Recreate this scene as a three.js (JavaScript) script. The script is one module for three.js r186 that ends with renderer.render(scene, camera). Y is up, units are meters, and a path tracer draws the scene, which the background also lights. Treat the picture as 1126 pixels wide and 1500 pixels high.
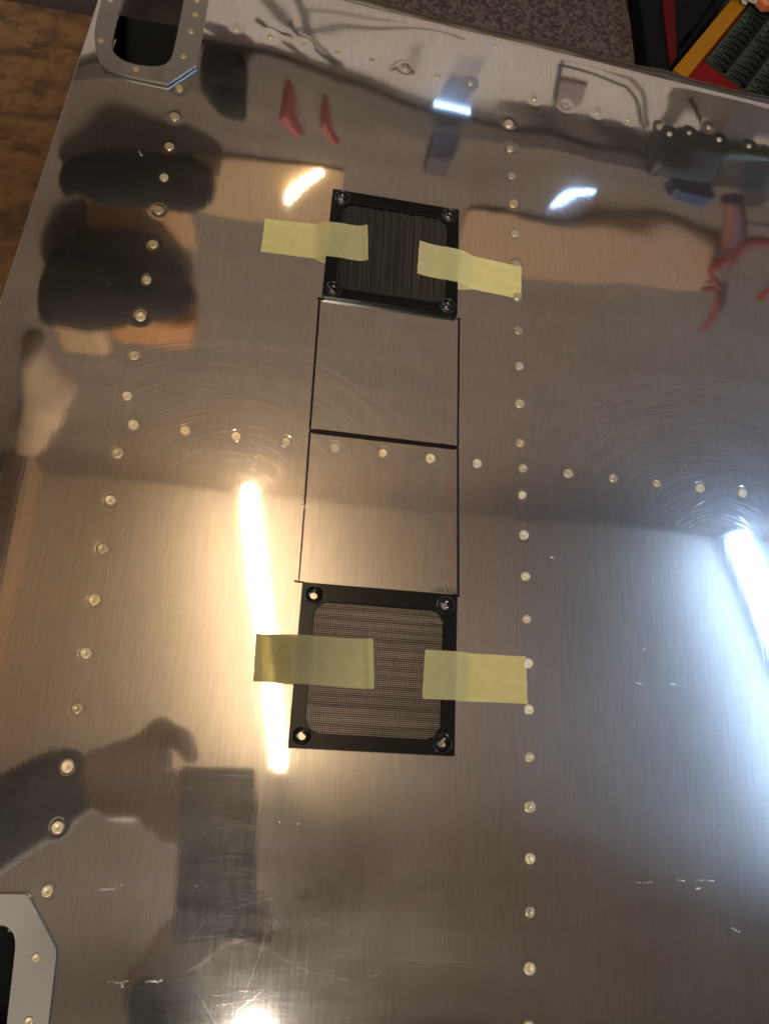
import * as THREE from 'three';
import { mergeGeometries, mergeVertices } from 'three/addons/utils/BufferGeometryUtils.js';
import { MarchingCubes } from 'three/addons/objects/MarchingCubes.js';
import { RoundedBoxGeometry } from 'three/addons/geometries/RoundedBoxGeometry.js';
import { RectAreaLightUniformsLib } from 'three/addons/lights/RectAreaLightUniformsLib.js';

// ---------- camera, exposure, lamps ----------
// plan coordinates used throughout: X right, Y away from the viewer along the panel, Z up, all in millimetres; the panel lies at Z = 0
const P3 = (X, Y, Z = 0) => new THREE.Vector3(X / 1000, Z / 1000, -Y / 1000);
const scene = new THREE.Scene();
scene.background = new THREE.Color(0, 0, 0);
const camera = new THREE.PerspectiveCamera(65.766, 768 / 1024, 0.01, 20);
camera.position.set(-0.02148, 0.39648, 0.3395);
camera.up.set(-0.09109, 0.30874, -0.94677);
camera.lookAt(camera.position.clone().add(new THREE.Vector3(0.14752, -0.93605, -0.31944)));
const renderer = new THREE.WebGLRenderer({ antialias: true });
renderer.setSize(768, 1024);
renderer.toneMapping = THREE.LinearToneMapping;
renderer.toneMappingExposure = 1.12;
renderer.shadowMap.enabled = true;
RectAreaLightUniformsLib.init();
const WARM = new THREE.Color(1, 0.76, 0.48), COOL = new THREE.Color(0.52, 0.84, 1.42);
const TUBE_GLOW = 60, TUBE_LIGHT = 95;          // radiance of the tube itself and of the light it throws down

// ---------- helpers ----------
let seed = 7;
const rnd = () => { seed = (seed + 0x6d2b79f5) | 0; let t = Math.imul(seed ^ (seed >>> 15), 1 | seed); t = (t + Math.imul(t ^ (t >>> 7), 61 | t)) ^ t; return ((t ^ (t >>> 14)) >>> 0) / 4294967296; };
const rr = (a, b) => a + (b - a) * rnd();
const names = {};
const numbered = (n) => { const k = (names[n] = (names[n] ?? -1) + 1); return k ? `${n}_${String(k).padStart(3, '0')}` : n; };
function lattice(n) { const a = new Float32Array(n * n); for (let i = 0; i < a.length; i++) a[i] = rnd(); return a; }
const LN = 256, LAT = lattice(LN);
function vnoise(x, y) {
  const ix = Math.floor(x), iy = Math.floor(y), fx = x - ix, fy = y - iy, sx = fx * fx * (3 - 2 * fx), sy = fy * fy * (3 - 2 * fy);
  const a = (i, j) => LAT[((j & 255) << 8) | (i & 255)];
  return (a(ix, iy) * (1 - sx) + a(ix + 1, iy) * sx) * (1 - sy) + (a(ix, iy + 1) * (1 - sx) + a(ix + 1, iy + 1) * sx) * sy;
}
const fbm = (x, y, o = 4) => { let s = 0, a = 0.5; for (let i = 0; i < o; i++) { s += a * vnoise(x, y); x = x * 2 + 17.3; y = y * 2 + 9.1; a *= 0.5; } return s; };
function std(color, roughness, metalness = 0, extra = {}) {
  const m = new THREE.MeshPhysicalMaterial({ roughness, metalness, ...extra });
  m.color.setRGB(...color); return m;
}
function thing(name, label, category, [X, Y, Z] = [0, 0, 0], group) {
  const o = new THREE.Group(); o.name = numbered(name); o.position.copy(P3(X, Y, Z)); scene.add(o);
  o.userData = { label, category }; if (group) o.userData.group = group; return o;
}
function originOf(o) { const p = new THREE.Vector3(); for (let q = o; q && q !== scene; q = q.parent) p.add(q.position); return p; }
// a mesh whose geometry is given in plan coordinates (already metres, y up), placed under parent
function part(name, geometry, material, parent = scene, label) {
  const p = originOf(parent); if (p.lengthSq()) geometry.translate(-p.x, -p.y, -p.z);
  const m = new THREE.Mesh(geometry, material); m.name = parent === scene ? numbered(name) : name; m.castShadow = m.receiveShadow = true;
  if (label) m.userData.label = label; parent.add(m); return m;
}
function struct(name, geometry, material) { const m = part(name, geometry, material); m.userData.kind = 'structure'; return m; }
function tagged(name, label, category, geometry, material, group) { const m = part(name, geometry, material); m.userData = { label, category }; if (group) m.userData.group = group; return m; }
function box(x0, x1, y0, y1, z0, z1, r = 0) {
  const w = Math.abs(x1 - x0) / 1000, h = Math.abs(z1 - z0) / 1000, d = Math.abs(y1 - y0) / 1000;
  const g = r ? new RoundedBoxGeometry(w, h, d, 3, Math.min(r / 1000, w / 2.01, h / 2.01, d / 2.01)) : new THREE.BoxGeometry(w, h, d);
  const c = P3((x0 + x1) / 2, (y0 + y1) / 2, (z0 + z1) / 2); return g.translate(c.x, c.y, c.z);
}
const shapeOf = (pts) => new THREE.Shape(pts.map(([x, y]) => new THREE.Vector2(x / 1000, y / 1000)));
function rounded(pts, radii) {                  // polygon with rounded corners -> list of points
  const out = [], n = pts.length;
  pts.forEach((p, i) => {
    const a = pts[(i + n - 1) % n], b = pts[(i + 1) % n], r = Array.isArray(radii) ? radii[i] : radii;
    if (!r) { out.push(p); return; }
    const u = [a[0] - p[0], a[1] - p[1]], v = [b[0] - p[0], b[1] - p[1]], lu = Math.hypot(...u), lv = Math.hypot(...v);
    const s = [p[0] + u[0] / lu * r, p[1] + u[1] / lu * r], e = [p[0] + v[0] / lv * r, p[1] + v[1] / lv * r];
    for (let k = 0; k <= 8; k++) { const t = k / 8, q = 1 - t; out.push([q * q * s[0] + 2 * q * t * p[0] + t * t * e[0], q * q * s[1] + 2 * q * t * p[1] + t * t * e[1]]); }
  });
  return out;
}
function slab(shape, z0, z1, bevel = 0) {       // extruded plan outline between heights z0 and z1
  const g = new THREE.ExtrudeGeometry(shape, { depth: (z1 - z0 - 2 * bevel) / 1000, bevelEnabled: bevel > 0, bevelSize: bevel / 1000, bevelOffset: -bevel / 1000, bevelThickness: bevel / 1000, bevelSegments: 3, curveSegments: 16 });
  g.rotateX(-Math.PI / 2); g.translate(0, (z0 + bevel) / 1000, 0); return g;
}
function tube(points, r, seg = 40, sides = 8) { return new THREE.TubeGeometry(new THREE.CatmullRomCurve3(points.map((p) => P3(...p))), seg, r / 1000, sides, false); }
function data(w, h, channels, fn, float = false) {
  const a = float ? new Float32Array(w * h * channels) : new Uint8Array(w * h * channels);
  fn(a);
  const t = new THREE.DataTexture(a, w, h, channels === 1 ? THREE.RedFormat : THREE.RGBAFormat, float ? THREE.FloatType : THREE.UnsignedByteType);
  t.magFilter = THREE.LinearFilter; t.minFilter = THREE.LinearFilter; t.wrapS = t.wrapT = THREE.RepeatWrapping; t.needsUpdate = true; return t;
}
function colourMap(w, h, fn) {                   // fn(u, v) -> linear rgb; stored as sRGB
  const enc = (c) => Math.round(255 * (c <= 0.0031308 ? 12.92 * c : 1.055 * Math.pow(Math.min(1, c), 1 / 2.4) - 0.055));
  const t = data(w, h, 4, (a) => { for (let j = 0; j < h; j++) for (let i = 0; i < w; i++) { const c = fn(i / w, j / h), o = (j * w + i) * 4; a[o] = enc(c[0]); a[o + 1] = enc(c[1]); a[o + 2] = enc(c[2]); a[o + 3] = 255; } });
  t.colorSpace = THREE.SRGBColorSpace; return t;
}
const mix3 = (a, b, t) => [0, 1, 2].map((i) => a[i] + (b[i] - a[i]) * t);

// ---------- the riveted panel: where things sit on it ----------
const BX0 = -215, BY0 = -525, BW = 640, BH = 700;             // the sheet's map area in plan millimetres
const leftEdge = (y) => -163.5 + 0.0775 * y;
const farEdge = (x) => 160.5 - 0.0765 * x + 0.00001 * x * x;
const rivetSpots = [];
{
  const run = (n, fx, fy) => { for (let k = 0; k < n; k++) rivetSpots.push([fx(k), fy(k)]); };
  const q = (a, b, c) => (k) => a + b * k + c * k * k;
  run(10, q(113.74, 0.946, -0.0603), q(52.9, -21.27, -0.208));
  run(15, q(117.9, 0.66, -0.0688), q(-186.9, -23.14, -0.0149));
  run(10, q(-97.6, -0.176, -0.0012), q(58, -22.47, -0.1066));
  run(9, q(-99.5, 0, -0.004), q(-185.8, -25.64, -0.0042));
  run(15, q(-93.85, 26.436, 0.0174), q(-169.17, -0.205, 0));
  run(18, q(-68.6, 22.11, 0.01), q(112.9, -1.63, 0.012));
  for (const s of [[113.2, 73.4], [103.9, 139], [100.2, 146], [228, 88.4], [258.2, 100.5]]) rivetSpots.push(s);
}
const buckle = (x, y) => {
  const far = THREE.MathUtils.smoothstep(y, -120, 60);
  let z = 0.25 * Math.sin(x * 0.021 + 0.6) * Math.cos(y * 0.017) + far * (0.22 * Math.sin(x * 0.034 + y * 0.02) + 0.13 * Math.sin(y * 0.085 + x * 0.02) + 0.03 * Math.sin(x * 0.11 + y * 0.05));
  z += far * 0.22 * Math.sin(y * 0.052 - x * 0.009 + 1.3);
  z += 0.05 * Math.exp(-(((x - 117) / 9) ** 2)) + far * 0.14 * Math.exp(-(((x + 98) / 16) ** 2));
  z += far * 0.20 * Math.exp(-(((y - 108 + 0.08 * x) / 14) ** 2));
  return z;
};
function panelZ(x, y) {
  const d = x - leftEdge(y), f = farEdge(x) - y;
  let z = buckle(x, y);
  if (d < 30) z -= (30 - d) ** 2 / 700;
  if (f < 10) { const t = 10 - f; z -= 14 - Math.sqrt(196 - t * t); }
  return z;
}

// ---------- panel maps ----------
const FILM = 0.29;
const TW = 2048, TH = 2048, toPx = (x, y) => [(x - BX0) / BW * TW, (y - BY0) / BH * TH], MM = TW / BW;
const height = new Float32Array(TW * TH), haze = new Float32Array(TW * TH), scuff = new Float32Array(TW * TH);
function stroke(field, pts, halfWidth, amount, fade = true) {  // a soft line in plan millimetres
  let total = 0; const seg = []; for (let i = 1; i < pts.length; i++) { const l = Math.hypot(pts[i][0] - pts[i - 1][0], pts[i][1] - pts[i - 1][1]); seg.push(l); total += l; }
  let done = 0;
  for (let i = 1; i < pts.length; i++) {
    const n = Math.max(1, Math.ceil(seg[i - 1] * MM));
    for (let k = 0; k < n; k++) {
      const t = k / n, x = pts[i - 1][0] + (pts[i][0] - pts[i - 1][0]) * t, y = pts[i - 1][1] + (pts[i][1] - pts[i - 1][1]) * t, at = (done + seg[i - 1] * t) / total;
      const w = amount * (fade ? Math.sin(Math.PI * Math.min(1, at * 0.96 + 0.02)) : 1), [px, py] = toPx(x, y), R = halfWidth * MM;
      for (let j = Math.floor(py - R - 1); j <= py + R + 1; j++) for (let ii = Math.floor(px - R - 1); ii <= px + R + 1; ii++) {
        if (ii < 0 || j < 0 || ii >= TW || j >= TH) continue;
        const d = Math.hypot(ii - px, j - py) / Math.max(R, 0.7), g = Math.max(0, 1 - d * d) * w, o = j * TW + ii;
        if (Math.abs(field[o]) < Math.abs(g)) field[o] = g;
      }
    }
    done += seg[i - 1];
  }
}
// fine rolling grain along Y plus faint cross marks (micrometre relief, in millimetres)
const grain = new Float32Array(TW * TH);
for (let j = 0; j < TH; j++) for (let i = 0; i < TW; i++) {
  const o = j * TW + i;
  grain[o] = 0.0024 * (vnoise(i * 0.55, j * 0.022) - 0.5) + 0.0006 * (vnoise(i * 0.05 + 90, j * 0.5) - 0.5) + 0.00035 * (rnd() - 0.5);
  const s = vnoise(i * 0.8 + 31, j * 0.03 + 7), c = vnoise(i * 0.03 + 3, j * 0.6 + 50), big = fbm(i * 0.006, j * 0.006, 4);
  haze[o] = 0.5 * s + 0.25 * c + 0.25 * rnd() + 0.5 * (big - 0.47);
}
const scratch = new Float32Array(TW * TH), swirl = new Float32Array(TW * TH);
for (let k = 0; k < 5200; k++) {                                // hairline scratches in every direction, more of them across the middle
  const x = BX0 + rnd() * BW, y = BY0 + rnd() * BH, a = rnd() < 0.4 ? rr(-0.5, 0.25) : rnd() * Math.PI, l = 6 + 40 * rnd() ** 3, b = rr(-0.5, 0.5);
  const pts = []; for (let i = 0; i <= 6; i++) { const t = i / 6 - 0.5; pts.push([x + Math.cos(a) * l * t - Math.sin(a) * b * l * 0.3 * t * t, y + Math.sin(a) * l * t + Math.cos(a) * b * l * 0.3 * t * t]); }
  stroke(scratch, pts, 0.15, -rr(0.0005, 0.0022)); stroke(swirl, pts, 0.1, 0.3 * rnd() ** 2);
}
for (const [cx, cy, R0, R1, a0, a1, n, strong] of [[-42, -212, 26, 100, 0.5, 2.2, 180, 1.8], [236, -212, 22, 115, 0.8, 2.3, 280, 1.5], [-22, -420, 20, 80, 0.4, 1.9, 110, 0.28], [40, -420, 30, 110, 0.1, 1.6, 60, 0.22], [215, -400, 30, 110, 0.6, 2.0, 50, 0.7]]) for (let k = 0; k < n; k++) {
  const r = rr(R0, R1), a = rr(a0, a1), w = rr(0.1, 0.5), pts = []; for (let i = 0; i <= 10; i++) pts.push([cx + Math.cos(a + w * i / 10) * r * 1.15, cy + Math.sin(a + w * i / 10) * r]);
  stroke(scratch, pts, 0.14, -rr(0.002, 0.008) * strong); stroke(swirl, pts, 0.12, Math.min(1, rr(0.2, 0.9) * strong));
}
for (const pts of [[[53.3, -416.3], [67.5, -416.7], [83.5, -416.9], [93.2, -418.2], [95.7, -420.4]], [[192.4, -344.1], [200.5, -357.4], [209.1, -372]], [[167.8, -10.7], [190, -38]], [[161.8, -63.3], [190, -38]], [[159.8, -181.3], [169.3, -172.5]], [[218.5, -186], [230, -178.5]], [[107.7, -171.5], [117, -171.3]], [[67.3, -173], [73, -165.8]], [[81, -352.4], [83.7, -344.8]], [[125.7, -319.6], [132.3, -338.3]], [[240, -332.4], [243.3, -335.7]], [[185, -333.6], [185.6, -330.3]]]) { stroke(scratch, pts, 0.2, -0.03); stroke(scuff, pts, 0.12, 0.22); }
// pale scuffs and specks where the clad surface is broken
for (const [a, b, s] of [[[-78.2, -390.7], [-72, -390], 0.8], [[-68.7, -426.1], [-61.5, -425.9], 0.9], [[-54.4, -425.8], [-47, -425.6], 0.9], [[-63.5, -426], [-63, -428], 0.7], [[169, -382.3], [181.8, -382.2], 0.6], [[194.8, -381], [198.4, -381.3], 0.8], [[204.3, -380.8], [214.9, -380.9], 0.8], [[203.5, -384.8], [206.9, -384.2], 0.9], [[221.1, -401.5], [225.2, -403.9], 0.6], [[228.3, -382.5], [234.3, -382.4], 0.4], [[133.5, -221.6], [135.9, -221.8], 0.9], [[183.5, -268.8], [188, -266.4], 0.5], [[-114.4, 5.7], [-112.4, 2.6], 0.7], [[-138.6, 54], [-135.4, 54.2], 0.5], [[179.2, -286.7], [181.9, -286.6], 0.8], [[198.2, -286], [201, -285.4], 0.8], [[43.1, -424.2], [46.4, -422.3], 0.25]]) {
  const n = 7; for (let k = 0; k < n; k++) { const t = (k + rnd()) / n, l = rr(0.4, 1.8); const x = a[0] + (b[0] - a[0]) * t, y = a[1] + (b[1] - a[1]) * t + rr(-0.3, 0.3); stroke(scuff, [[x - l / 2, y], [x + l / 2, y + rr(-0.3, 0.3)]], rr(0.15, 0.4), s * rr(0.5, 1), false); }
}
for (let k = 0; k < 130; k++) { const x = BX0 + rnd() * BW, y = BY0 + rnd() * BH; stroke(scuff, [[x, y], [x + rr(-0.5, 0.5), y + rr(-0.4, 0.4)]], rr(0.12, 0.3), rr(0.25, 0.9), false); }
// every rivet has pulled the skin into a small dish, and the polish is rubbed around it
for (const [x, y] of rivetSpots) {
  const [px, py] = toPx(x, y), R = 11 * MM, deep = rr(0.02, 0.055) * (y > 40 ? 1.5 : 1), ring = rr(0.1, 0.5), ox = rr(-1, 1), oy = rr(-1, 1), small = y > 60 && x >= -90 && !(x > 111 && x < 119);
  for (let j = Math.floor(py - R); j <= py + R; j++) for (let i = Math.floor(px - R); i <= px + R; i++) {
    if (i < 0 || j < 0 || i >= TW || j >= TH) continue;
    const d = Math.hypot(i - px, j - py) / MM, o = j * TW + i;
    height[o] -= deep * Math.exp(-((d / 3.6) ** 2)) - 0.2 * deep * Math.exp(-(((d - 6.5) / 2) ** 2)) + (small ? 0 : 0.035) * Math.exp(-(((d - 3.15) / 0.42) ** 2));
    const e = Math.hypot(i / MM - px / MM - ox, j / MM - py / MM - oy);
    haze[o] += ring * Math.exp(-((e / 4.2) ** 2)) * (0.4 + fbm(i * 0.05, j * 0.05, 3));
  }
}
for (let o = 0; o < TW * TH; o++) height[o] += grain[o] + scratch[o];
let hmin = Infinity, hmax = -Infinity; for (const h of height) { if (h < hmin) hmin = h; if (h > hmax) hmax = h; }
const bumpTex = data(TW, TH, 1, (a) => { for (let o = 0; o < a.length; o++) a[o] = (height[o] - hmin) / (hmax - hmin); }, true);
const skinTex = data(TW, TH, 4, (a) => {                         // green: roughness, blue: metalness
  for (let o = 0; o < TW * TH; o++) {
    const h = haze[o], p = THREE.MathUtils.clamp(0.36 + 0.75 * (h - 0.5), 0.06, 0.85), hazy = p + 0.35 * (rnd() - 0.5) * p;
    const r = 0.041 + 0.024 * hazy + 0.03 * (scratch[o] < -0.001 ? 1 : 0), s = Math.min(1, scuff[o]);
    a[o * 4] = 0; a[o * 4 + 1] = 255 * Math.min(0.9, r + 0.5 * s); a[o * 4 + 2] = 255 * (1 - 0.75 * s); a[o * 4 + 3] = 255;
  }
});
// added see-through layer that hazes the mirrored light, with polishing swirls and hairlines
const filmTex = data(TW, TH, 4, (a) => {
  for (let j = 0; j < TH; j++) for (let i = 0; i < TW; i++) {
    const o = j * TW + i, X = BX0 + i / MM, Y = BY0 + j / MM, c = fbm(X * 0.012 + 5, Y * 0.012 + 2, 5), sw = fbm(X * 0.02 + 0.5 * c + 30, Y * 0.16, 3);
    const v = 0.17 + 0.5 * (c - 0.47) + 0.16 * (haze[o] - 0.5) + 0.16 * (sw - 0.45) + 0.06 * (rnd() - 0.5) + 0.85 * swirl[o];
    a[o * 4] = a[o * 4 + 1] = a[o * 4 + 2] = 255 * THREE.MathUtils.clamp(v, 0.03, 1); a[o * 4 + 3] = 255;
  }
});
const filmMat = std([0.80, 0.785, 0.77], 0.27, 1, { alphaMap: filmTex, transparent: true, opacity: FILM });
const sheenTex = colourMap(TW, TH, (u, v) => {                  // streaky oxide tone along the rolling grain, paler where it is scratched
  const i = Math.floor(u * TW), j = Math.floor(v * TH), o = j * TW + i;
  const k = 0.845 + 0.10 * (vnoise(i * 0.7 + 5, j * 0.03) - 0.5) + 0.022 * (vnoise(i * 0.04, j * 0.6 + 9) - 0.5) + 0.05 * (rnd() - 0.5) + 0.12 * (fbm(i * 0.008 + 40, j * 0.008, 4) - 0.47) + 0.16 * swirl[o];
  return [k, k * 0.975, k * 0.955];
});
const skinMat = std([0.94, 0.94, 0.94], 1, 1, { map: sheenTex, roughnessMap: skinTex, metalnessMap: skinTex, bumpMap: bumpTex, bumpScale: (hmax - hmin) / 1000 });

// ---------- panel sheet ----------
const slotFar = [[-139, 137], [-140.4, 82], [-139.5, 76], [-135.2, 71.6], [-127.5, 68.9], [-113.9, 70.1], [-107.4, 74.1], [-104.5, 80.3], [-104.2, 88], [-102.4, 137]];
const slotNear = [[-150, -404], [-116.2, -404], [-112.3, -406], [-109, -409.1], [-106.9, -413.4], [-106.7, -418], [-104, -470], [-106, -476], [-112, -480], [-150, -480]];
const inside = (pts, x, y) => { let c = false; for (let i = 0, j = pts.length - 1; i < pts.length; j = i++) { const [xi, yi] = pts[i], [xj, yj] = pts[j]; if (yi > y !== yj > y && x < (xj - xi) * (y - yi) / (yj - yi) + xi) c = !c; } return c; };
const panel = thing('riveted_panel', 'polished aluminium sheet with rows of rivets, black marker lines and two slots', 'metal panel', [80, -180, 0]);
{
  const NX = 300, NY = 330, pos = [], uv = [], idx = [], xr = 420, yn = -520;
  for (let j = 0; j <= NY; j++) for (let i = 0; i <= NX; i++) {
    const s = i / NX, t0 = j / NY, t = t0 < 0.9 ? t0 : t0; let x = -190 + s * (xr + 190), y = yn + t * (farEdge(x) - yn);
    x = leftEdge(y) + s * (xr - leftEdge(y)); y = yn + t * (farEdge(x) - yn);
    const p = P3(x, y, panelZ(x, y)); pos.push(p.x, p.y, p.z); uv.push((x - BX0) / BW, (y - BY0) / BH);
  }
  for (let j = 0; j < NY; j++) for (let i = 0; i < NX; i++) {
    const a = j * (NX + 1) + i, X = (pos[a * 3] + pos[a * 3 + 3]) * 500, Y = -(pos[a * 3 + 2] + pos[(a + NX + 1) * 3 + 2]) * 500;
    if (inside(slotFar, X, Y) || inside(slotNear, X, Y)) continue;
    idx.push(a, a + 1, a + NX + 2, a, a + NX + 2, a + NX + 1);
  }
  const g = new THREE.BufferGeometry(); g.setAttribute('position', new THREE.Float32BufferAttribute(pos, 3)); g.setAttribute('uv', new THREE.Float32BufferAttribute(uv, 2)); g.setIndex(idx); g.computeVertexNormals();
  const g2 = g.clone(); { const p = g2.attributes.position; for (let k = 0; k < p.count; k++) p.setY(k, p.getY(k) + 0.00003); }
  part('sheet', g, skinMat, panel); part('worn_haze_film', g2, filmMat, panel);
  // cut edge of the sheet along its left side and under the rolled far side
  const edgeMat = std([0.6, 0.58, 0.56], 0.35, 1), L = [];
  for (let k = 0; k <= 60; k++) { const y = -520 + k / 60 * 684; L.push([leftEdge(y), y, panelZ(leftEdge(y), y) - 0.35]); }
  part('sheet_edge', tube(L, 0.4, 120, 6), edgeMat, panel);
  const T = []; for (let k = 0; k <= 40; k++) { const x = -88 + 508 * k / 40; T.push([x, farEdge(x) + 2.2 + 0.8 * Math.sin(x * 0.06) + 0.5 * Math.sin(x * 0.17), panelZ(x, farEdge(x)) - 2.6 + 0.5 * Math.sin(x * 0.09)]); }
  part('dark_reflection_strip', tube(T, 4.6, 160, 14), std([0.030, 0.019, 0.012], 0.42), panel, 'dark brown strip imitating the dark reflection along the rolled far edge');  // dark colour stands in for what the rolled edge mirrors
  const ribMat = std([0.012, 0.011, 0.010], 0.7);  // unseen ribs added to keep light out from under the slots
  part('added_rib', box(-150.6, -149.6, -516, 148, -58, -3.2), ribMat, panel); part('added_rib', box(-149.5, 416, 128, 129, -58, -19), ribMat, panel); part('slot_shade_sheet', box(-149, -81, -515, 127, -58, -56), std([0.004, 0.004, 0.004], 0.9), panel);  // the black sheet below stands in for the shade inside the slots
  part('added_rib', box(-80, -79, -516, 124, -58, -4), ribMat, panel);
}
// rivets
{
  const prof = [[0, 0.55], [0.25, 0.57], [0.38, 0.74], [1.05, 0.8], [1.18, 0.73], [1.32, 0.8], [2.2, 0.84], [2.5, 0.74], [2.68, 0.48], [2.74, 0.1], [2.74, -0.4]].map(([r, z]) => new THREE.Vector2(r / 1000, z / 1000));
  const gs = [1, 0.94, 1.06].map((k) => { const g = new THREE.LatheGeometry(prof, 24); g.scale(k, 1, k); return g; });
  const ms = [[0.74, 0.64, 0.42], [0.76, 0.68, 0.49], [0.70, 0.60, 0.40]].map((c, i) => std(c, [0.36, 0.42, 0.32][i], 0.9));
  const o = originOf(panel);
  rivetSpots.forEach(([x, y], k) => {
    const m = new THREE.Mesh(gs[k % 3], ms[Math.floor(rnd() * 3)]); m.name = 'rivet'; m.castShadow = m.receiveShadow = true;
    m.position.copy(P3(x, y, panelZ(x, y) - 0.05).sub(o)); m.rotation.set(rr(-0.05, 0.05), rnd() * 6, rr(-0.05, 0.05)); const s = y > 60 && !(x < -90) && !(x > 111 && x < 119) ? 0.66 : 1; m.scale.setScalar(s * rr(0.94, 1.04)); panel.add(m);
  });
  // doubler plates round the two slots
  const plateMat = std([0.34, 0.33, 0.315], 0.38, 0.95, { roughnessMap: data(256, 256, 4, (a) => { for (let j = 0; j < 256; j++) for (let i = 0; i < 256; i++) { const q = (j * 256 + i) * 4; a[q + 1] = 255 * (0.75 + 0.25 * vnoise(i * 0.7, j * 0.06)); a[q + 3] = a[q] = a[q + 2] = 255; } }) });
  plateMat.roughness = 0.5;
  const doubler = (outline, hole, spots, label) => {
    const s = shapeOf(outline); s.holes.push(new THREE.Path(hole.map(([x, y]) => new THREE.Vector2(x / 1000, y / 1000))));
    const d = part('slot_plate', slab(s, 0.1, 2.1, 0.25), plateMat, panel, label);
    for (const [x, y] of spots) { const m = new THREE.Mesh(gs[1], ms[0]); m.name = 'rivet'; m.castShadow = true; m.position.copy(P3(x, y, 2.0).sub(originOf(d))); m.scale.set(0.72, 0.6, 0.72); d.add(m); }
  };
  doubler(rounded([[-151.4, 150], [-152.4, 82], [-144, 62.5], [-132, 58.4], [-104.2, 57.2], [-89, 76.4], [-87.6, 150]], [4, 14, 4, 6, 0.6, 0.6, 4]), rounded([[-139, 135], [-141, 74], [-128, 68.2], [-110, 69], [-104, 76], [-102.6, 135]], [10, 9, 5, 8, 8, 10]), [[-147.2, 82], [-123.8, 64.4], [-97.5, 80.8], [-95.6, 101.9], [-94.6, 116.4], [-94.9, 128.8], [-146.5, 116]], 'slot plate with one clipped corner at the far left');
  doubler(rounded([[-170, -392.4], [-107, -392.2], [-91.4, -413.4], [-88, -500], [-170, -500]], [3, 2.5, 2.5, 4, 3]), rounded([[-155, -403.6], [-108.6, -403.6], [-104.2, -478], [-155, -478]], [9, 10, 12, 9]), [[-99.5, -416.4], [-98.3, -439.6], [-97.2, -462], [-130, -398]], 'slot plate at the near left corner of the sheet');
}
// marker lines
{
  const ink = std([0.006, 0.003, 0.005], 0.3, 0, { specularIntensity: 0.4 }), thin = std([0.075, 0.02, 0.045], 0.4);
  const line = (name, a, b, w0, w1, m, z = 0.06, round = true) => {
    const dx = b[0] - a[0], dy = b[1] - a[1], l = Math.hypot(dx, dy), nx = -dy / l, ny = dx / l, N = Math.max(8, Math.ceil(l / 2)), pos = [], idx = [];
    for (let k = 0; k <= N; k++) { const t = k / N, e = round ? Math.sqrt(Math.max(0.08, 1 - Math.max(0, 1 - t * l / (w0 / 2)) ** 2 - Math.max(0, 1 - (1 - t) * l / (w1 / 2)) ** 2)) : 1, w = (w0 + (w1 - w0) * t) * 0.5 * e * rr(0.93, 1.07), j = rr(-0.05, 0.05); for (const s of [-1, 1]) { const x = a[0] + dx * t + nx * (s * w + j), y = a[1] + dy * t + ny * (s * w + j), p = P3(x, y, panelZ(x, y) + z); pos.push(p.x, p.y, p.z); } }
    for (let k = 0; k < N; k++) idx.push(2 * k, 2 * k + 2, 2 * k + 1, 2 * k + 1, 2 * k + 2, 2 * k + 3);
    const g = new THREE.BufferGeometry(); g.setAttribute('position', new THREE.Float32BufferAttribute(pos, 3)); g.setIndex(idx); g.computeVertexNormals(); part(name, g, m, panel);
  };
  line('marker_line', [-2.1, -77.2], [-1.9, -161.6], 1.3, 1.2, ink); line('marker_line', [-1.8, -161], [-1.6, -205], 1.2, 1.0, ink, 0.07); line('marker_line', [-1.6, -205], [-1.6, -246], 1.0, 0.8, thin, 0.08);
  line('marker_line', [80.7, -79], [81, -162.5], 1.2, 1.1, ink); line('marker_line', [81, -162], [82, -247], 1.1, 1.4, ink, 0.07);
  line('marker_line', [-2.2, -161.6], [81, -162.4], 3.0, 2.8, ink, 0.1, true);
  line('marker_line', [-3.6, -78], [1.2, -78.3], 1.0, 0.8, ink, 0.09); line('marker_line', [77.5, -79.4], [82.2, -79.6], 0.8, 1.0, ink, 0.09);
  line('marker_line', [-4.2, -245.7], [1.6, -246.1], 1.1, 0.9, thin, 0.09); line('marker_line', [79, -246.2], [83, -246.8], 1.2, 1.4, ink, 0.1);
  for (let k = 0; k < 11; k++) { const x = 68.6 + k * 1.25 + rr(-0.2, 0.2); line('marker_tick', [x, -245.6 - k * 0.02], [x - rr(0.7, 1.5), -245.6 + rr(1.6, 4.2)], 0.4, 0.18, ink, 0.11); }
  for (let k = 0; k < 9; k++) line('marker_tick', [-1.7, -183 - k * 2.6 + rr(-0.5, 0.5)], [-3.0 - rnd() * 0.8, -183.4 - k * 2.6], 0.35, 0.15, ink, 0.11);
}

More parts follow.
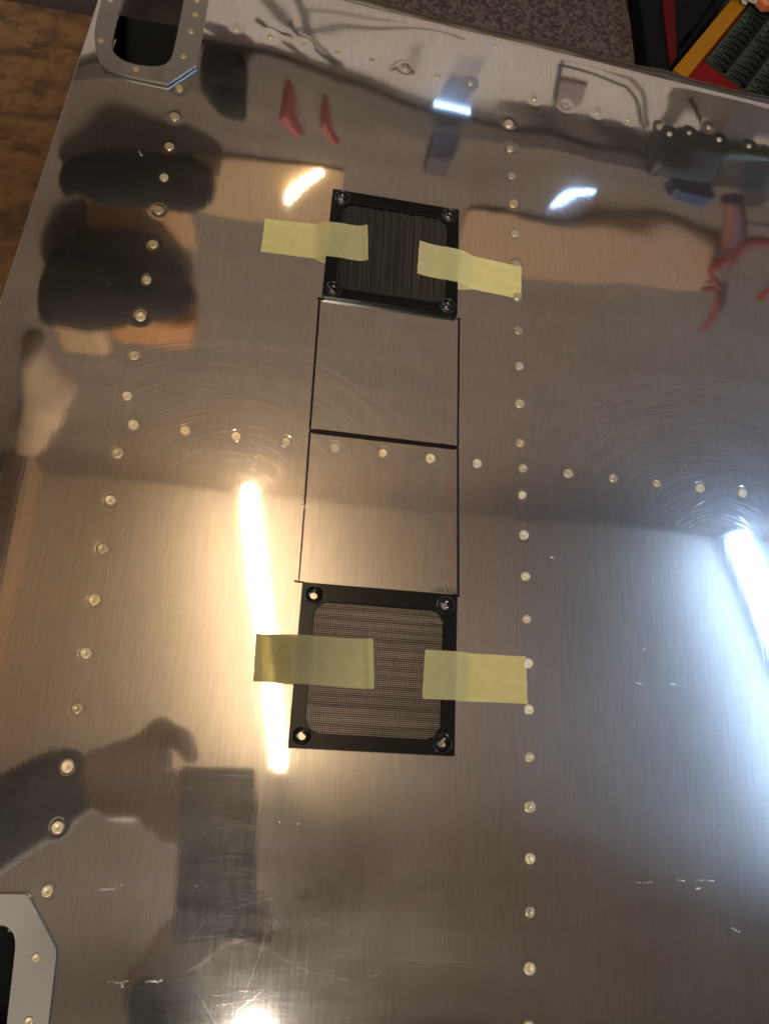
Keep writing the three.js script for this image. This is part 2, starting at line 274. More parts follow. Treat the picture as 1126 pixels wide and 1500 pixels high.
// ---------- black fan filters ----------
const blackMat = std([0.006, 0.0056, 0.0052], 0.24, 0, { specularIntensity: 0.36 });
const ringMat = std([0.010, 0.010, 0.011], 0.16, 0, { clearcoat: 0.6, clearcoatRoughness: 0.08 });
const wireMat = [std([0.56, 0.49, 0.41], 0.32, 1), std([0.17, 0.15, 0.135], 0.4, 0.9)];  // one wire twice: near copy coloured brighter for its lamp reflection, far darker
function fanFilter(label, corners, T, along, wire) {             // corners: far-left, far-right, near-right, near-left in plan
  const at = (u, v) => { const [a, b, c, d] = corners; return [0, 1].map((i) => (a[i] * (1 - u) + b[i] * u) * (1 - v) + (d[i] * (1 - u) + c[i] * u) * v); };   // u across, v towards the viewer
  const f = thing('fan_filter', label, 'fan filter', [...at(0.5, 0.5), 0], 'black square fan filters');
  const S = 80, mm = (x, y) => at(x / S, y / S);
  const s = shapeOf(rounded([mm(0, 0), mm(S, 0), mm(S, S), mm(0, S)].reverse(), 0.8));
  const win = rounded([mm(7, 9), mm(73, 9), mm(73, 73), mm(7, 73)], 9);
  s.holes.push(new THREE.Path(win.map(([x, y]) => new THREE.Vector2(x / 1000, y / 1000))));
  const spots = [[6.2, 6], [73.8, 6], [6, 74.2], [73.8, 74.2]];
  for (const [x, y] of spots) { const [cx, cy] = mm(x, y), h = new THREE.Path(); h.absarc(cx / 1000, cy / 1000, 0.0046, 0, Math.PI * 2, true); s.holes.push(h); }
  part('frame', slab(s, 0.15, T, 0.35), blackMat, f);
  for (const [x, y] of spots) {
    const [cx, cy] = mm(x, y), p = [[4.95, T - 0.15], [4.9, T + 0.28], [4.45, T + 0.32], [4.1, T - 0.1], [3.3, T - 1.3], [2.5, T - 1.7], [2.05, T - 1.65], [1.9, T - 2.0], [1.9, 0.2]].map(([r, z]) => new THREE.Vector2(r / 1000, z / 1000));
    const g = new THREE.LatheGeometry(p, 36), c = P3(cx, cy, 0); g.translate(c.x, c.y, c.z); part('screw_hole', g, ringMat, f);
  }
  // pleated woven wire: wires along the pleats and wires that follow the waves across them
  const geos = [], wave = (q) => (along === 'across' ? 0.85 : 0.42) * Math.sin(q * 2 * Math.PI / 4.7) + 0.25 * Math.sin(q * 2 * Math.PI / 11 + 1), strand = (pts, r) => { const c = new THREE.CatmullRomCurve3(pts.map((q) => P3(...q))); return new THREE.TubeGeometry(c, pts.length - 1, r / 1000, 4, false); };
  const edge = (q) => { const c = 8; let i = 0; const a = q - 7.2, b = 72.8 - q, d = Math.min(a, b); if (d < c) i = c - Math.sqrt(Math.max(0, c * c - (c - d) ** 2)); return i; };   // rounded window corners
  const put = (q, r, z) => (along === 'across' ? [...mm(r, q), z] : [...mm(q, r), z]);   // q across the pleats, r along them
  const q0 = along === 'across' ? 9.2 : 7.2, q1 = along === 'across' ? 72.8 : 72.8, r0 = along === 'across' ? 7.2 : 9.2;
  for (let q = q0 + 0.3; q < q1; q += 1.0) { const e = edge(q), pts = []; for (let k = 0; k <= 24; k++) pts.push(put(q + rr(-0.03, 0.03), r0 + e + (72.8 - e - r0 - e) * k / 24, 1.85 + wave(q) + rr(-0.02, 0.02))); geos.push(strand(pts, 0.16)); }
  for (let r = r0 + 0.4; r < 72.8; r += 0.95) { const e = edge(r), pts = []; let k = 0; for (let q = q0 + e; q <= q1 - e + 0.01; q += 0.43, k++) pts.push(put(q, r, 1.85 + wave(q) + ((k % 4) < 2 ? 0.2 : -0.2))); if (pts.length > 4) geos.push(strand(pts, 0.16)); }
  const w = part('wire_mesh', mergeGeometries(geos), wire, f); w.userData.kind = 'stuff';
  part('gap_shade_sheet', slab(shapeOf(rounded([mm(7.2, 9.2), mm(72.8, 9.2), mm(72.8, 72.8), mm(7.2, 72.8)], 9)), 0.3, 0.5), std([0.004, 0.004, 0.004], 0.8, 0, { specularIntensity: 0.2 }), f);  // black sheet added so the gaps between wires read as deep shade
  part('backing_rim', slab((() => { const b = shapeOf(rounded([mm(4.5, 6.5), mm(75.5, 6.5), mm(75.5, 75.5), mm(4.5, 75.5)], 9)); b.holes.push(new THREE.Path(rounded([mm(7.4, 9.4), mm(72.6, 9.4), mm(72.6, 72.6), mm(7.4, 72.6)], 8.7).map(([x, y]) => new THREE.Vector2(x / 1000, y / 1000)))); return b; })(), 0.2, 0.8), blackMat, f);
  return f;
}
fanFilter('far black square fan filter taped flat with its mesh ridges pointing away', [[0.6, -2.6], [79.2, -4.0], [78.9, -79.4], [-0.9, -78.0]], 3.5, 'away', wireMat[1]);
fanFilter('near black square fan filter with bright screw holes below the marked rectangles', [[0.2, -246.6], [80.8, -247.0], [80.2, -327.5], [-0.8, -327.2]], 3.5, 'across', wireMat[0]);

// ---------- masking tape ----------
const tapeGrain = data(256, 256, 1, (a) => { for (let j = 0; j < 256; j++) for (let i = 0; i < 256; i++) a[j * 256 + i] = 0.5 * vnoise(i * 0.25, j * 0.5) + 0.5 * vnoise(i * 0.9, j * 0.9); }, true);
const tapeTone = colourMap(256, 128, (u, v) => mix3([0.98, 0.92, 0.47], [0.94, 0.87, 0.41], THREE.MathUtils.smoothstep(fbm(u * 14, v * 9, 4), 0.3, 0.66)));
const tapeMat = std([1, 1, 1], 0.92, 0, { map: tapeTone, bumpMap: tapeGrain, bumpScale: 0.00006, transmission: 0.58, thickness: 0, side: THREE.DoubleSide });
function tape(label, far, near, profile, torn) {                   // far and near edges: [left, right] in plan; profile: [share of length, height]
  const t = thing('masking_tape', label, 'masking tape', [(far[0][0] + near[1][0]) / 2, (far[0][1] + near[1][1]) / 2, 0], 'strips of masking tape');
  const N = 72, M = 18, pos = [], uv = [], idx = [];
  const h = (u) => { let k = 1; while (k < profile.length - 1 && profile[k][0] < u) k++; const [a, za] = profile[k - 1], [b, zb] = profile[k], q = THREE.MathUtils.clamp((u - a) / (b - a), 0, 1); return za + (zb - za) * q * q * (3 - 2 * q); };
  for (let j = 0; j <= M; j++) for (let i = 0; i <= N; i++) {
    const u = i / N, v = j / M, end = Math.abs(u - 0.5) > 0.499 ? torn * (vnoise(v * 40 + 3, far[0][0]) - 0.5) : 0;
    const e = 0.22 * (vnoise(u * 9, far[0][1]) - 0.5) * (v < 0.01 || v > 0.99 ? 1 : 0);
    const x = (far[0][0] * (1 - u) + far[1][0] * u) * (1 - v) + (near[0][0] * (1 - u) + near[1][0] * u) * v + end, y = (far[0][1] * (1 - u) + far[1][1] * u) * (1 - v) + (near[0][1] * (1 - u) + near[1][1] * u) * v + e;
    const p = P3(x, y, Math.max(0.14, h(u) + 0.12 * (fbm(u * 7 + far[0][0], v * 3, 2) - 0.37) * Math.min(1, h(u)))); pos.push(p.x, p.y, p.z); uv.push(u, v);
  }
  for (let j = 0; j < M; j++) for (let i = 0; i < N; i++) { const a = j * (N + 1) + i; idx.push(a, a + N + 1, a + 1, a + 1, a + N + 1, a + N + 2); }
  const g = new THREE.BufferGeometry(); g.setAttribute('position', new THREE.Float32BufferAttribute(pos, 3)); g.setAttribute('uv', new THREE.Float32BufferAttribute(uv, 2)); g.setIndex(idx); g.computeVertexNormals();
  part('strip', g, tapeMat, t);
}
tape('tape strip holding the left side of the far black filter', [[-37.7, -28.7], [22.6, -26.4]], [[-38.1, -51.6], [24.3, -51.2]], [[0, 0.2], [0.48, 0.3], [0.62, 3.85], [0.765, 3.85], [0.82, 3.3], [0.93, 3.35], [1, 5.2]], 0.5);
tape('tape strip on the right side of the far black filter reaching the rivet row', [[54.8, -31.6], [119.8, -37]], [[53.8, -55.0], [119.4, -60]], [[0, 4.3], [0.1, 3.3], [0.22, 3.3], [0.265, 3.85], [0.385, 3.85], [0.56, 0.5], [1, 0.25]], 0.5);
tape('darker shaded tape strip with a folded end left of the near black filter', [[-20.7, -273.6], [37.2, -273.2]], [[-19.9, -297], [39, -297.8]], [[0, 0.2], [0.15, 0.3], [0.325, 3.85], [0.48, 3.85], [0.53, 3.35], [0.92, 3.35], [0.955, 5.0], [1, 4.8]], 0.4);
tape('tape strip on the right side of the near black filter ending at a rivet', [[64.2, -276.6], [118.6, -276.3]], [[63.2, -301.0], [118.9, -300.2]], [[0, 3.4], [0.12, 3.3], [0.15, 3.85], [0.32, 3.85], [0.46, 0.3], [1, 0.2]], 0.4);

// ---------- bench, blanket and the tool case behind ----------
const plyMap = colourMap(1024, 1024, (u0, v0) => { const u = u0 * 2.4, v = v0 * 2.4, w = fbm(u * 6, v * 6, 3), g = fbm(u * 14 + 2 * w, v * 34 + 2 * w, 5), k = fbm(u * 30 + 5, v * 22, 4), f = fbm(u * 60, v * 60, 3); return mix3(mix3([0.11, 0.058, 0.021], [0.25, 0.145, 0.062], THREE.MathUtils.smoothstep(0.7 * g + 0.3 * f, 0.3, 0.62)), [0.04, 0.02, 0.009], 0.5 * THREE.MathUtils.smoothstep(k, 0.5, 0.68)); });
const plyMat = std([0.6, 0.53, 0.47], 0.8, 0, { map: plyMap });
function planeUV(g, scale) { const p = g.attributes.position, u = []; for (let i = 0; i < p.count; i++) u.push(p.getX(i) / scale, -p.getZ(i) / scale); g.setAttribute('uv', new THREE.Float32BufferAttribute(u, 2)); return g; }
struct('bench_top', planeUV(box(-1100, 1500, -560, 171, -84, -60, 2), 0.6), plyMat);
struct('back_bench', box(-1100, 1500, 172, 344, -90, -70), std([0.02, 0.013, 0.01], 0.8));
const feltMap = colourMap(512, 512, (u, v) => {
  const n = vnoise(u * 150, v * 150), m = fbm(u * 40, v * 40, 4), h = vnoise(u * 75 + 40, v * 75), hue = vnoise(u * 60 + 11, v * 60 + 5);
  let c = mix3([0.06, 0.046, 0.042], [0.34, 0.275, 0.25], THREE.MathUtils.smoothstep(m + 0.45 * (n - 0.5), 0.28, 0.68));
  if (h > 0.83) c = mix3(c, hue < 0.35 ? [0.30, 0.05, 0.05] : hue < 0.6 ? [0.05, 0.07, 0.18] : hue < 0.8 ? [0.34, 0.30, 0.27] : [0.03, 0.03, 0.03], 0.6);
  return c;
});
const feltBump = data(512, 512, 1, (a) => { for (let j = 0; j < 512; j++) for (let i = 0; i < 512; i++) a[j * 512 + i] = 0.6 * fbm(i * 0.12, j * 0.12, 3) + 0.4 * rnd(); }, true);
{
  const NX = 90, NY = 60, pos = [], uv = [], idx = [];
  for (let j = 0; j <= NY; j++) for (let i = 0; i <= NX; i++) {
    const s = i / NX, t = j / NY, y = 120 + t * 222, right = 243 - 0.02 * (y - 185) + 4 * Math.sin(y * 0.06), x = -62 + s * (right + 62);
    const p = P3(x, y, -56 + 5 * fbm(x * 0.02, y * 0.025, 3) + 9 * Math.max(0, t - 0.75) ** 1 * 4); pos.push(p.x, p.y, p.z); uv.push(x / 90, y / 90);
  }
  for (let j = 0; j < NY; j++) for (let i = 0; i < NX; i++) { const a = j * (NX + 1) + i; idx.push(a, a + 1, a + NX + 2, a, a + NX + 2, a + NX + 1); }
  const g = new THREE.BufferGeometry(); g.setAttribute('position', new THREE.Float32BufferAttribute(pos, 3)); g.setAttribute('uv', new THREE.Float32BufferAttribute(uv, 2)); g.setIndex(idx); g.computeVertexNormals();
  tagged('felt_blanket', 'grey felt moving blanket with coloured fibres behind the far edge of the sheet', 'blanket', g, std([0.40, 0.345, 0.32], 1, 0, { map: feltMap, bumpMap: feltBump, bumpScale: 0.002 }));
}
// red tool case with yellow rim and green bit board
{
  const c = thing('tool_case', 'open red tool case with yellow rim and green board of black bits', 'tool case', [262, 190, -68]);
  const ang = 0.985, ux = Math.cos(ang), uy = Math.sin(ang), vx = Math.sin(ang - 0.06), vy = -Math.cos(ang - 0.06);
  const at = (u, v, z) => [254 + u * ux + v * vx, 181 + u * uy + v * vy, z];
  const quad = (u0, u1, v0, v1) => shapeOf([at(u0, v0), at(u1, v0), at(u1, v1), at(u0, v1)].map((p) => p.slice(0, 2)).reverse());
  const dull = { specularIntensity: 0.2 }, red = std([0.13, 0.004, 0.003], 0.55, 0, dull), yellow = std([0.27, 0.11, 0.004], 0.55, 0, dull), green = std([0.034, 0.046, 0.034], 0.7, 0, dull), black = std([0.003, 0.003, 0.003], 0.5, 0, dull);
  part('tray', slab(quad(2, 150, 6, 128), -66, -34, 1.5), red, c);
  part('front_edge', slab(quad(3, 31.5, 9, 127), -33.9, -30, 1), red, c);
  part('rim', slab(quad(1, 152, -1, 11.5), -62, -27, 1.2), yellow, c); part('rim', slab(quad(-2, 34, 80.5, 96), -62, -28, 1.2), yellow, c);
  part('board', slab(quad(32.5, 149, 13.5, 78), -33.9, -29.5, 0.5), green, c);
  for (const [v, w] of [[31, 3.2], [50, 3.2], [69, 3.2]]) {
    part('bit_rail', slab(quad(33, 148, v - w / 2, v + w / 2), -29.4, -26, 0.6), black, c);
    for (let k = 0; k < 15; k++) {
      const u = 36.5 + k * 7.4, l = rr(9, 14), g = mergeGeometries([new THREE.CylinderGeometry(0.0004, 0.0014, l / 1000, 8).translate(0, l / 2000, 0), new THREE.CylinderGeometry(0.0017, 0.0017, 0.004, 8)]);
      const dir = new THREE.Vector3(-vx - 0.25 * ux, 0, vy + 0.25 * uy).normalize(); g.applyQuaternion(new THREE.Quaternion().setFromUnitVectors(new THREE.Vector3(0, 1, 0), dir)); const p = P3(...at(u, v - 2, -27.6)); g.translate(p.x, p.y, p.z);
      part('bit', g, black, c);
      const q = part('bit_slot', slab(quad(u - 3.9, u - 3.2, v - 16, v), -29.4, -29.1), black, c); q.castShadow = true;
    }
  }
  const tag_ = part('paper_label', slab(quad(46, 52, 66, 70), -25.9, -25.5), std([0.6, 0.58, 0.55], 0.8), c);
}
{
  const b = thing('black_tool_bag', 'black bag with a dark red strap beside the yellow case rim', 'bag', [272, 250, -68]);
  part('body', slab(shapeOf(rounded([[233, 345 - 3], [239, 178], [250, 182], [306, 268], [345, 342]].reverse(), [6, 6, 6, 4, 6].reverse())), -66, -36, 3), std([0.005, 0.0048, 0.005], 0.8, 0, { specularIntensity: 0.15 }), b);
  part('strap', slab(shapeOf([[255.5, 335], [254, 250], [255, 194], [261.5, 203], [264, 250], [268, 335]].reverse()), -35.8, -33.6, 0.5), std([0.07, 0.004, 0.005], 0.8, 0, { specularIntensity: 0.15 }), b);
}
tagged('orange_trinket', 'small orange trinket lying at the far corner of the green bit board', 'trinket', slab(shapeOf(rounded([[326, 268], [336, 275], [346, 262], [334, 257]].reverse(), 3)), -26, -18, 1.5), std([0.55, 0.16, 0.06], 0.5));
tagged('paper_scrap', 'crumpled white paper scrap at the top edge of the green bit board', 'paper', (() => { const g = new THREE.IcosahedronGeometry(0.010, 3), p = g.attributes.position; for (let i = 0; i < p.count; i++) { const k = 0.55 + 0.9 * vnoise(p.getX(i) * 400 + 9, p.getZ(i) * 400 + p.getY(i) * 300); p.setXYZ(i, p.getX(i) * k * 1.2, p.getY(i) * k * 0.45, p.getZ(i) * k); } g.computeVertexNormals(); const c = P3(322, 274, -22); return g.translate(c.x, c.y, c.z); })(), std([0.35, 0.32, 0.28], 0.8));

// ---------- what the polished sheet mirrors: ceiling, wall, lamps ----------
const CEIL = 1560, WALL = 345;
{                                                                 // level over the bench; the curve behind is shaped to darken the mirrored ceiling
  const NX = 40, NY = 90, pos = [], idx = [];
  for (let j = 0; j <= NY; j++) for (let i = 0; i <= NX; i++) {
    const x = -1900 + 4500 * i / NX, y = WALL + 14 - (WALL + 2614) * (j / NY), turn = -262 - 0.2 * Math.max(0, x), d = turn - y, R = 480, a = 1.1;
    let z = CEIL; if (d > 0) z += d < R * Math.sin(a) ? R - Math.sqrt(R * R - d * d) : R * (1 - Math.cos(a)) + (d - R * Math.sin(a)) * Math.tan(a);
    const p = P3(x, y, Math.min(z, 2450)); pos.push(p.x, p.y, p.z);
  }
  for (let j = 0; j < NY; j++) for (let i = 0; i < NX; i++) { const a = j * (NX + 1) + i; idx.push(a, a + NX + 1, a + 1, a + 1, a + NX + 1, a + NX + 2); }
  const g = new THREE.BufferGeometry(); g.setAttribute('position', new THREE.Float32BufferAttribute(pos, 3)); g.setIndex(idx); g.computeVertexNormals();
  struct('ceiling', g, std([0.76, 0.68, 0.57], 0.9));
}
const wallMap = colourMap(512, 512, (u, v) => { const g = fbm(u * 4 + fbm(u * 2, v * 2, 3), v * 40, 4); return mix3([0.18, 0.147, 0.118], [0.26, 0.212, 0.175], g); });
struct('wall', box(-1900, 2600, WALL, WALL + 20, 282, CEIL + 30), std([1, 1, 1], 0.85, 0, { map: wallMap }));
struct('wall', box(-1900, 2600, WALL + 1, WALL + 20, -1000, 281), std([0.72, 0.67, 0.65], 0.85));
struct('wall', box(-1920, -1901, -2600, WALL, -1000, 2460), std([0.30, 0.24, 0.17], 0.9));
struct('wall', box(2601, 2620, -2600, WALL, -1000, 2460), std([0.22, 0.2, 0.18], 0.9));
struct('wall', box(-1900, 2600, -2620, -2601, -1000, 2460), std([0.25, 0.22, 0.18], 0.9));
struct('floor', box(-1900, 2600, -2600, WALL, -1020, -1001), std([0.16, 0.14, 0.12], 0.8));
struct('ceiling_beam', box(-660, -580, -2600, WALL - 1, CEIL - 150, CEIL - 1, 3), std([0.3, 0.2, 0.12], 0.8));
function tubeLamp(name, label, colour, [xa, ya], [xb, yb], width, gain, throwGain = gain) {
  const z = 1480, len = Math.hypot(xb - xa, yb - ya), t = thing(name, label, 'lamp', [(xa + xb) / 2, (ya + yb) / 2, z], 'ceiling tube lamps');
  t.rotation.y = Math.atan2(-(xb - xa), (yb - ya)) * 1;          // its length runs along the lamp's own z axis
  const L = len / 1000, W = width / 1000, add = (n, g, m) => { const k = new THREE.Mesh(g, m); k.name = n; t.add(k); return k; };
  const glow = new THREE.MeshStandardMaterial({ color: 0x000000, roughness: 1 }); glow.emissive.copy(colour); glow.emissiveIntensity = TUBE_GLOW * gain;
  add('lamp_tube', new THREE.CapsuleGeometry(W / 2, L - W, 6, 16).rotateX(Math.PI / 2), glow);
  add('housing', new RoundedBoxGeometry(W * 0.7, 0.03, L + 0.03, 3, 0.006).translate(0, W / 2 + 0.018, 0), std([0.7, 0.68, 0.64], 0.5));
  for (const s of [-1, 1]) { add('end_cap', new RoundedBoxGeometry(W * 0.9, 0.05, 0.02, 3, 0.004).translate(0, 0.005, s * (L / 2 + 0.008)), std([0.5, 0.48, 0.45], 0.5)); add('hanger', new THREE.CylinderGeometry(0.002, 0.002, 0.045, 8).translate(0, W / 2 + 0.058, s * L * 0.35), std([0.3, 0.3, 0.3], 0.5, 1)); }
  const a = new THREE.RectAreaLight(colour, TUBE_LIGHT * throwGain, W, L); a.rotation.x = -Math.PI / 2; a.position.y = -W / 2 - 0.003; t.add(a);
}
tubeLamp('ceiling_lamp', 'warm white tube lamp under the ceiling above the left of the sheet', WARM, [-53, 332], [50, -322], 14, 1.15, 0.1);
tubeLamp('ceiling_lamp', 'warm white tube lamp under the ceiling behind the person', new THREE.Color(1, 0.88, 0.72), [50, -832], [-230, -1440], 30, 0.2, 4.2);
tubeLamp('ceiling_lamp', 'cool white wide tube lamp under the ceiling to the right', COOL, [1262, 330], [1490, -480], 34, 0.52, 0.08);
function addedGlint(label, colour, a, b, r, power) {               // added glowing strip imitating a second lamp reflection in the buckled sheet
  const m = new THREE.MeshStandardMaterial({ color: 0x000000 }); m.emissive.copy(colour); m.emissiveIntensity = power;
  const g = tube([[a[0], WALL - 14, a[1]], [(a[0] + b[0]) / 2, WALL - 14, (a[1] + b[1]) / 2 + 1], [b[0], WALL - 14, b[1]]], r, 12, 10);
  tagged('added_glint_strip', label, 'lamp', g, m, 'added glowing strips for lamp reflections');
  const l = new THREE.RectAreaLight(colour, power, Math.hypot(b[0] - a[0], b[1] - a[1]) / 1000, 2 * r / 1000), c = P3((a[0] + b[0]) / 2, WALL - 14 - r - 2, (a[1] + b[1]) / 2); l.position.copy(c); l.rotation.set(0, Math.PI, -Math.atan2(b[1] - a[1], b[0] - a[0])); scene.add(l);
}
addedGlint('added warm glow strip for a second lamp reflection in the buckled sheet', WARM, [-34, 418], [-6, 374], 4.5, 8);
addedGlint('added cool glow strip for a lamp reflection right of the far filter', COOL, [292, 352], [330, 352], 1.4, 5);
addedGlint('added cool glow strip for a lamp glint low over the grey skirting', COOL, [116, 231], [152, 233], 1.2, 3.5);

// ---------- things along the wall, seen in the sheet ----------
const W0 = WALL, dark = std([0.007, 0.008, 0.010], 0.8, 0, { specularIntensity: 0.3 }), tan = std([0.55, 0.36, 0.2], 0.7), orange = std([0.62, 0.27, 0.09], 0.7);
tagged('wall_rail', 'dark brown wooden rail along the wall above the grey skirting', 'rail', box(-1890, 2590, W0 - 9, W0 - 1, 249, 278, 3), std([0.055, 0.036, 0.024], 0.6));
tagged('orange_box', 'small orange box on the wall above the dark bags', 'box', box(-282, -150, W0 - 62, W0 - 1, 652, 730, 18), orange);
tagged('cardboard_box', 'tan cardboard box beside the small orange box', 'box', box(-370, -288, W0 - 60, W0 - 1, 690, 790, 18), tan);
tagged('ceiling_glow_board', 'added tan board imitating the ceiling reflection round the warm glow strip', 'board', box(-144, 26, W0 - 7, W0 - 1, 372, 474, 2), std([0.5, 0.33, 0.18], 0.7));  // added board whose tan imitates the lit ceiling mirrored in a buckle
tagged('orange_board', 'narrow orange tan board on the wall behind the two dark bags', 'board', box(-290, -146, W0 - 5, W0 - 1, 420, 560, 2), std([0.55, 0.30, 0.13], 0.7));
tagged('ceiling_band_panel', 'long added tan panel imitating a mirrored ceiling band to the right', 'board', slab(shapeOf(rounded([[205, 392], [560, 398], [560, 486], [320, 498], [205, 490]], 18)), 0, 8, 1).rotateX(Math.PI / 2).translate(0, 0, -(W0 - 1) / 1000), std([0.46, 0.30, 0.18], 0.7));  // added panel, coloured like the band of lit ceiling seen in the sheet
tagged('red_strap', 'red strap looped on the wall at the right end', 'strap', tube([[540, W0 - 20, 462], [556, W0 - 24, 440], [528, W0 - 20, 412], [545, W0 - 22, 382], [590, W0 - 20, 372], [622, W0 - 20, 400], [628, W0 - 20, 452]], 5, 60, 8), std([0.32, 0.025, 0.03], 0.8));
tagged('red_strap', 'red strap tail hanging above the looped strap', 'strap', tube([[566, W0 - 20, 462], [590, W0 - 20, 520], [602, W0 - 20, 560]], 5.5, 20, 8), std([0.24, 0.025, 0.03], 0.8));
tagged('blue_bin', 'small blue bin on the rail at the right', 'bin', box(392, 440, W0 - 60, W0 - 27, 250, 284, 4), std([0.03, 0.045, 0.14], 0.5));
tagged('green_bottle', 'long dark green bottle lying along the grey skirting', 'bottle', new THREE.CapsuleGeometry(0.017, 0.07, 6, 16).rotateZ(Math.PI / 2).translate(0.445, 0.214, -(W0 - 30) / 1000), std([0.06, 0.08, 0.04], 0.4));
tagged('dark_red_pipe', 'dark red upright pipe standing above the rail', 'pipe', tube([[470, W0 - 40, 268], [490, W0 - 40, 300], [515, W0 - 40, 345]], 13, 20, 10), std([0.14, 0.02, 0.02], 0.5));
{
  const p = thing('pliers', 'pair of pliers with two red handles hanging at the wall rail', 'pliers', [-16, W0 - 40, 262]), m = std([0.50, 0.03, 0.03], 0.5);
  for (const x of [-38, 4]) part('handle', tube([[x - 8, W0 - 34, 250], [x, W0 - 34, 260], [x + 8, W0 - 34, 270]], 6, 14, 8), m, p);
}
tagged('purple_box', 'small dark purple box on the rail', 'box', box(118, 146, W0 - 50, W0 - 27, 250, 282, 3), std([0.05, 0.03, 0.06], 0.6));
{
  const f = thing('wall_frame', 'thin dark rectangular frame fixed on the grey skirting', 'frame', [280, W0 - 4, 205]), m = std([0.06, 0.055, 0.05], 0.5);
  part('frame_bar', tube([[226, W0 - 8, 180], [306, W0 - 8, 184]], 2, 4, 8), m, f); part('frame_bar', tube([[306, W0 - 8, 184], [330, W0 - 8, 205], [350, W0 - 8, 240]], 2, 16, 8), m, f); part('frame_bar', tube([[226, W0 - 8, 180], [238, W0 - 8, 240]], 2, 4, 8), m, f);
}
tagged('black_tool', 'black power tool lying beside the green bottle', 'tool', mergeGeometries([box(345, 420, W0 - 60, W0 - 20, 196, 226, 10), box(352, 366, W0 - 50, W0 - 24, 220, 248, 5)]), std([0.03, 0.03, 0.035], 0.5));
tagged('cable', 'dark cable curving down the grey skirting', 'cable', tube([[372, W0 - 10, 178], [392, W0 - 12, 196], [408, W0 - 14, 222], [412, W0 - 12, 245]], 2.4, 24, 8), std([0.03, 0.03, 0.03], 0.5));
tagged('dark_rod', 'short dark rod leaning on the grey skirting nearest the slot plate', 'rod', tube([[-74, W0 - 10, 168], [-57, W0 - 11, 177], [-38, W0 - 10, 184]], 3, 10, 8), std([0.10, 0.095, 0.09], 0.6));
tagged('dark_rod', 'long dark rod slanting up the grey skirting beside the short one', 'rod', tube([[-39, W0 - 10, 164], [-14, W0 - 11, 194], [-5, W0 - 11, 216], [9, W0 - 10, 232]], 2.6, 16, 8), std([0.10, 0.10, 0.105], 0.5, 0.3));
tagged('thin_wire', 'thin dark wire stretched along the grey skirting', 'wire', tube([[-32, W0 - 5, 171], [46, W0 - 5, 168], [105, W0 - 5, 164], [124, W0 - 5, 171]], 1, 20, 6), std([0.10, 0.085, 0.075], 0.7));
tagged('red_hook', 'small dark red arched hook on the grey skirting', 'hook', tube([[68, W0 - 6, 211], [72, W0 - 7, 204], [80, W0 - 8, 201], [87, W0 - 7, 203], [91, W0 - 6, 210]], 2.2, 20, 8), std([0.16, 0.03, 0.035], 0.5));
tagged('grey_tag', 'pinkish grey tag stuck on the skirting beside the thin frame', 'tag', box(236, 266, W0 - 3, W0 + 0.5, 210, 229, 0.5), std([0.34, 0.27, 0.27], 0.8));
// ---------- soft things on the wall ----------
function blob(bones, k, lo, hi, res) {
  const c = [0, 1, 2].map((i) => (lo[i] + hi[i]) / 2), half = Math.max(...[0, 1, 2].map((i) => (hi[i] - lo[i]) / 2)), mc = new MarchingCubes(res, new THREE.MeshBasicMaterial(), false, false, 160000);
  mc.isolation = 0; const H = res / 2;
  for (let z = 0; z < res; z++) for (let y = 0; y < res; y++) for (let x = 0; x < res; x++) {
    const p = [c[0] + (x - H) / H * half, c[1] + (y - H) / H * half, c[2] + (z - H) / H * half]; let acc = 0, best = 1e9;
    for (const [a, ra, b, rb] of bones) {
      const ab = [b[0] - a[0], b[1] - a[1], b[2] - a[2]], ap = [p[0] - a[0], p[1] - a[1], p[2] - a[2]], l = ab[0] ** 2 + ab[1] ** 2 + ab[2] ** 2 || 1;
      const t = Math.max(0, Math.min(1, (ap[0] * ab[0] + ap[1] * ab[1] + ap[2] * ab[2]) / l)), d = Math.hypot(ap[0] - ab[0] * t, ap[1] - ab[1] * t, ap[2] - ab[2] * t) - (ra + (rb - ra) * t);
      best = Math.min(best, d); acc += Math.exp(-d / k);
    }
    mc.field[x + y * res + z * res * res] = -(acc > 1e-30 && isFinite(acc) ? -k * Math.log(acc) : best);
  }
  mc.update();
  const n = mc.count, pos = []; for (let i = 0; i < n; i++) pos.push(...P3(c[0] + mc.positionArray[i * 3] * half, c[1] + mc.positionArray[i * 3 + 1] * half, c[2] + mc.positionArray[i * 3 + 2] * half).toArray());
  let g = new THREE.BufferGeometry(); g.setAttribute('position', new THREE.Float32BufferAttribute(pos, 3)); g = mergeVertices(g, 1e-5); g.computeVertexNormals(); return g;
}
tagged('hanging_bag', 'dark navy bag hanging lower on the wall at the left', 'bag', blob([[[-310, 316, 400], 34, [-146, 318, 394], 33], [[-240, 312, 410], 36, [-160, 316, 404], 32]], 8, [-370, 260, 340], [-100, 350, 460], 56), dark);
tagged('hanging_bag', 'dark navy bag hanging higher on the wall at the left', 'bag', blob([[[-345, 300, 605], 62, [-235, 306, 590], 52], [[-300, 300, 640], 45, [-190, 312, 622], 36], [[-230, 305, 575], 40, [-205, 312, 595], 38]], 10, [-440, 215, 440], [-130, 370, 690], 56), dark);
tagged('canvas_sack', 'tan canvas sack slumped on the wall at the far left', 'sack', blob([[[-470, 330, 860], 48, [-455, 325, 980], 56], [[-460, 325, 1000], 58, [-490, 325, 1110], 48], [[-505, 325, 1130], 52, [-550, 325, 1280], 40]], 12, [-640, 230, 780], [-360, 400, 1340], 64), std([0.5, 0.36, 0.24], 0.8));
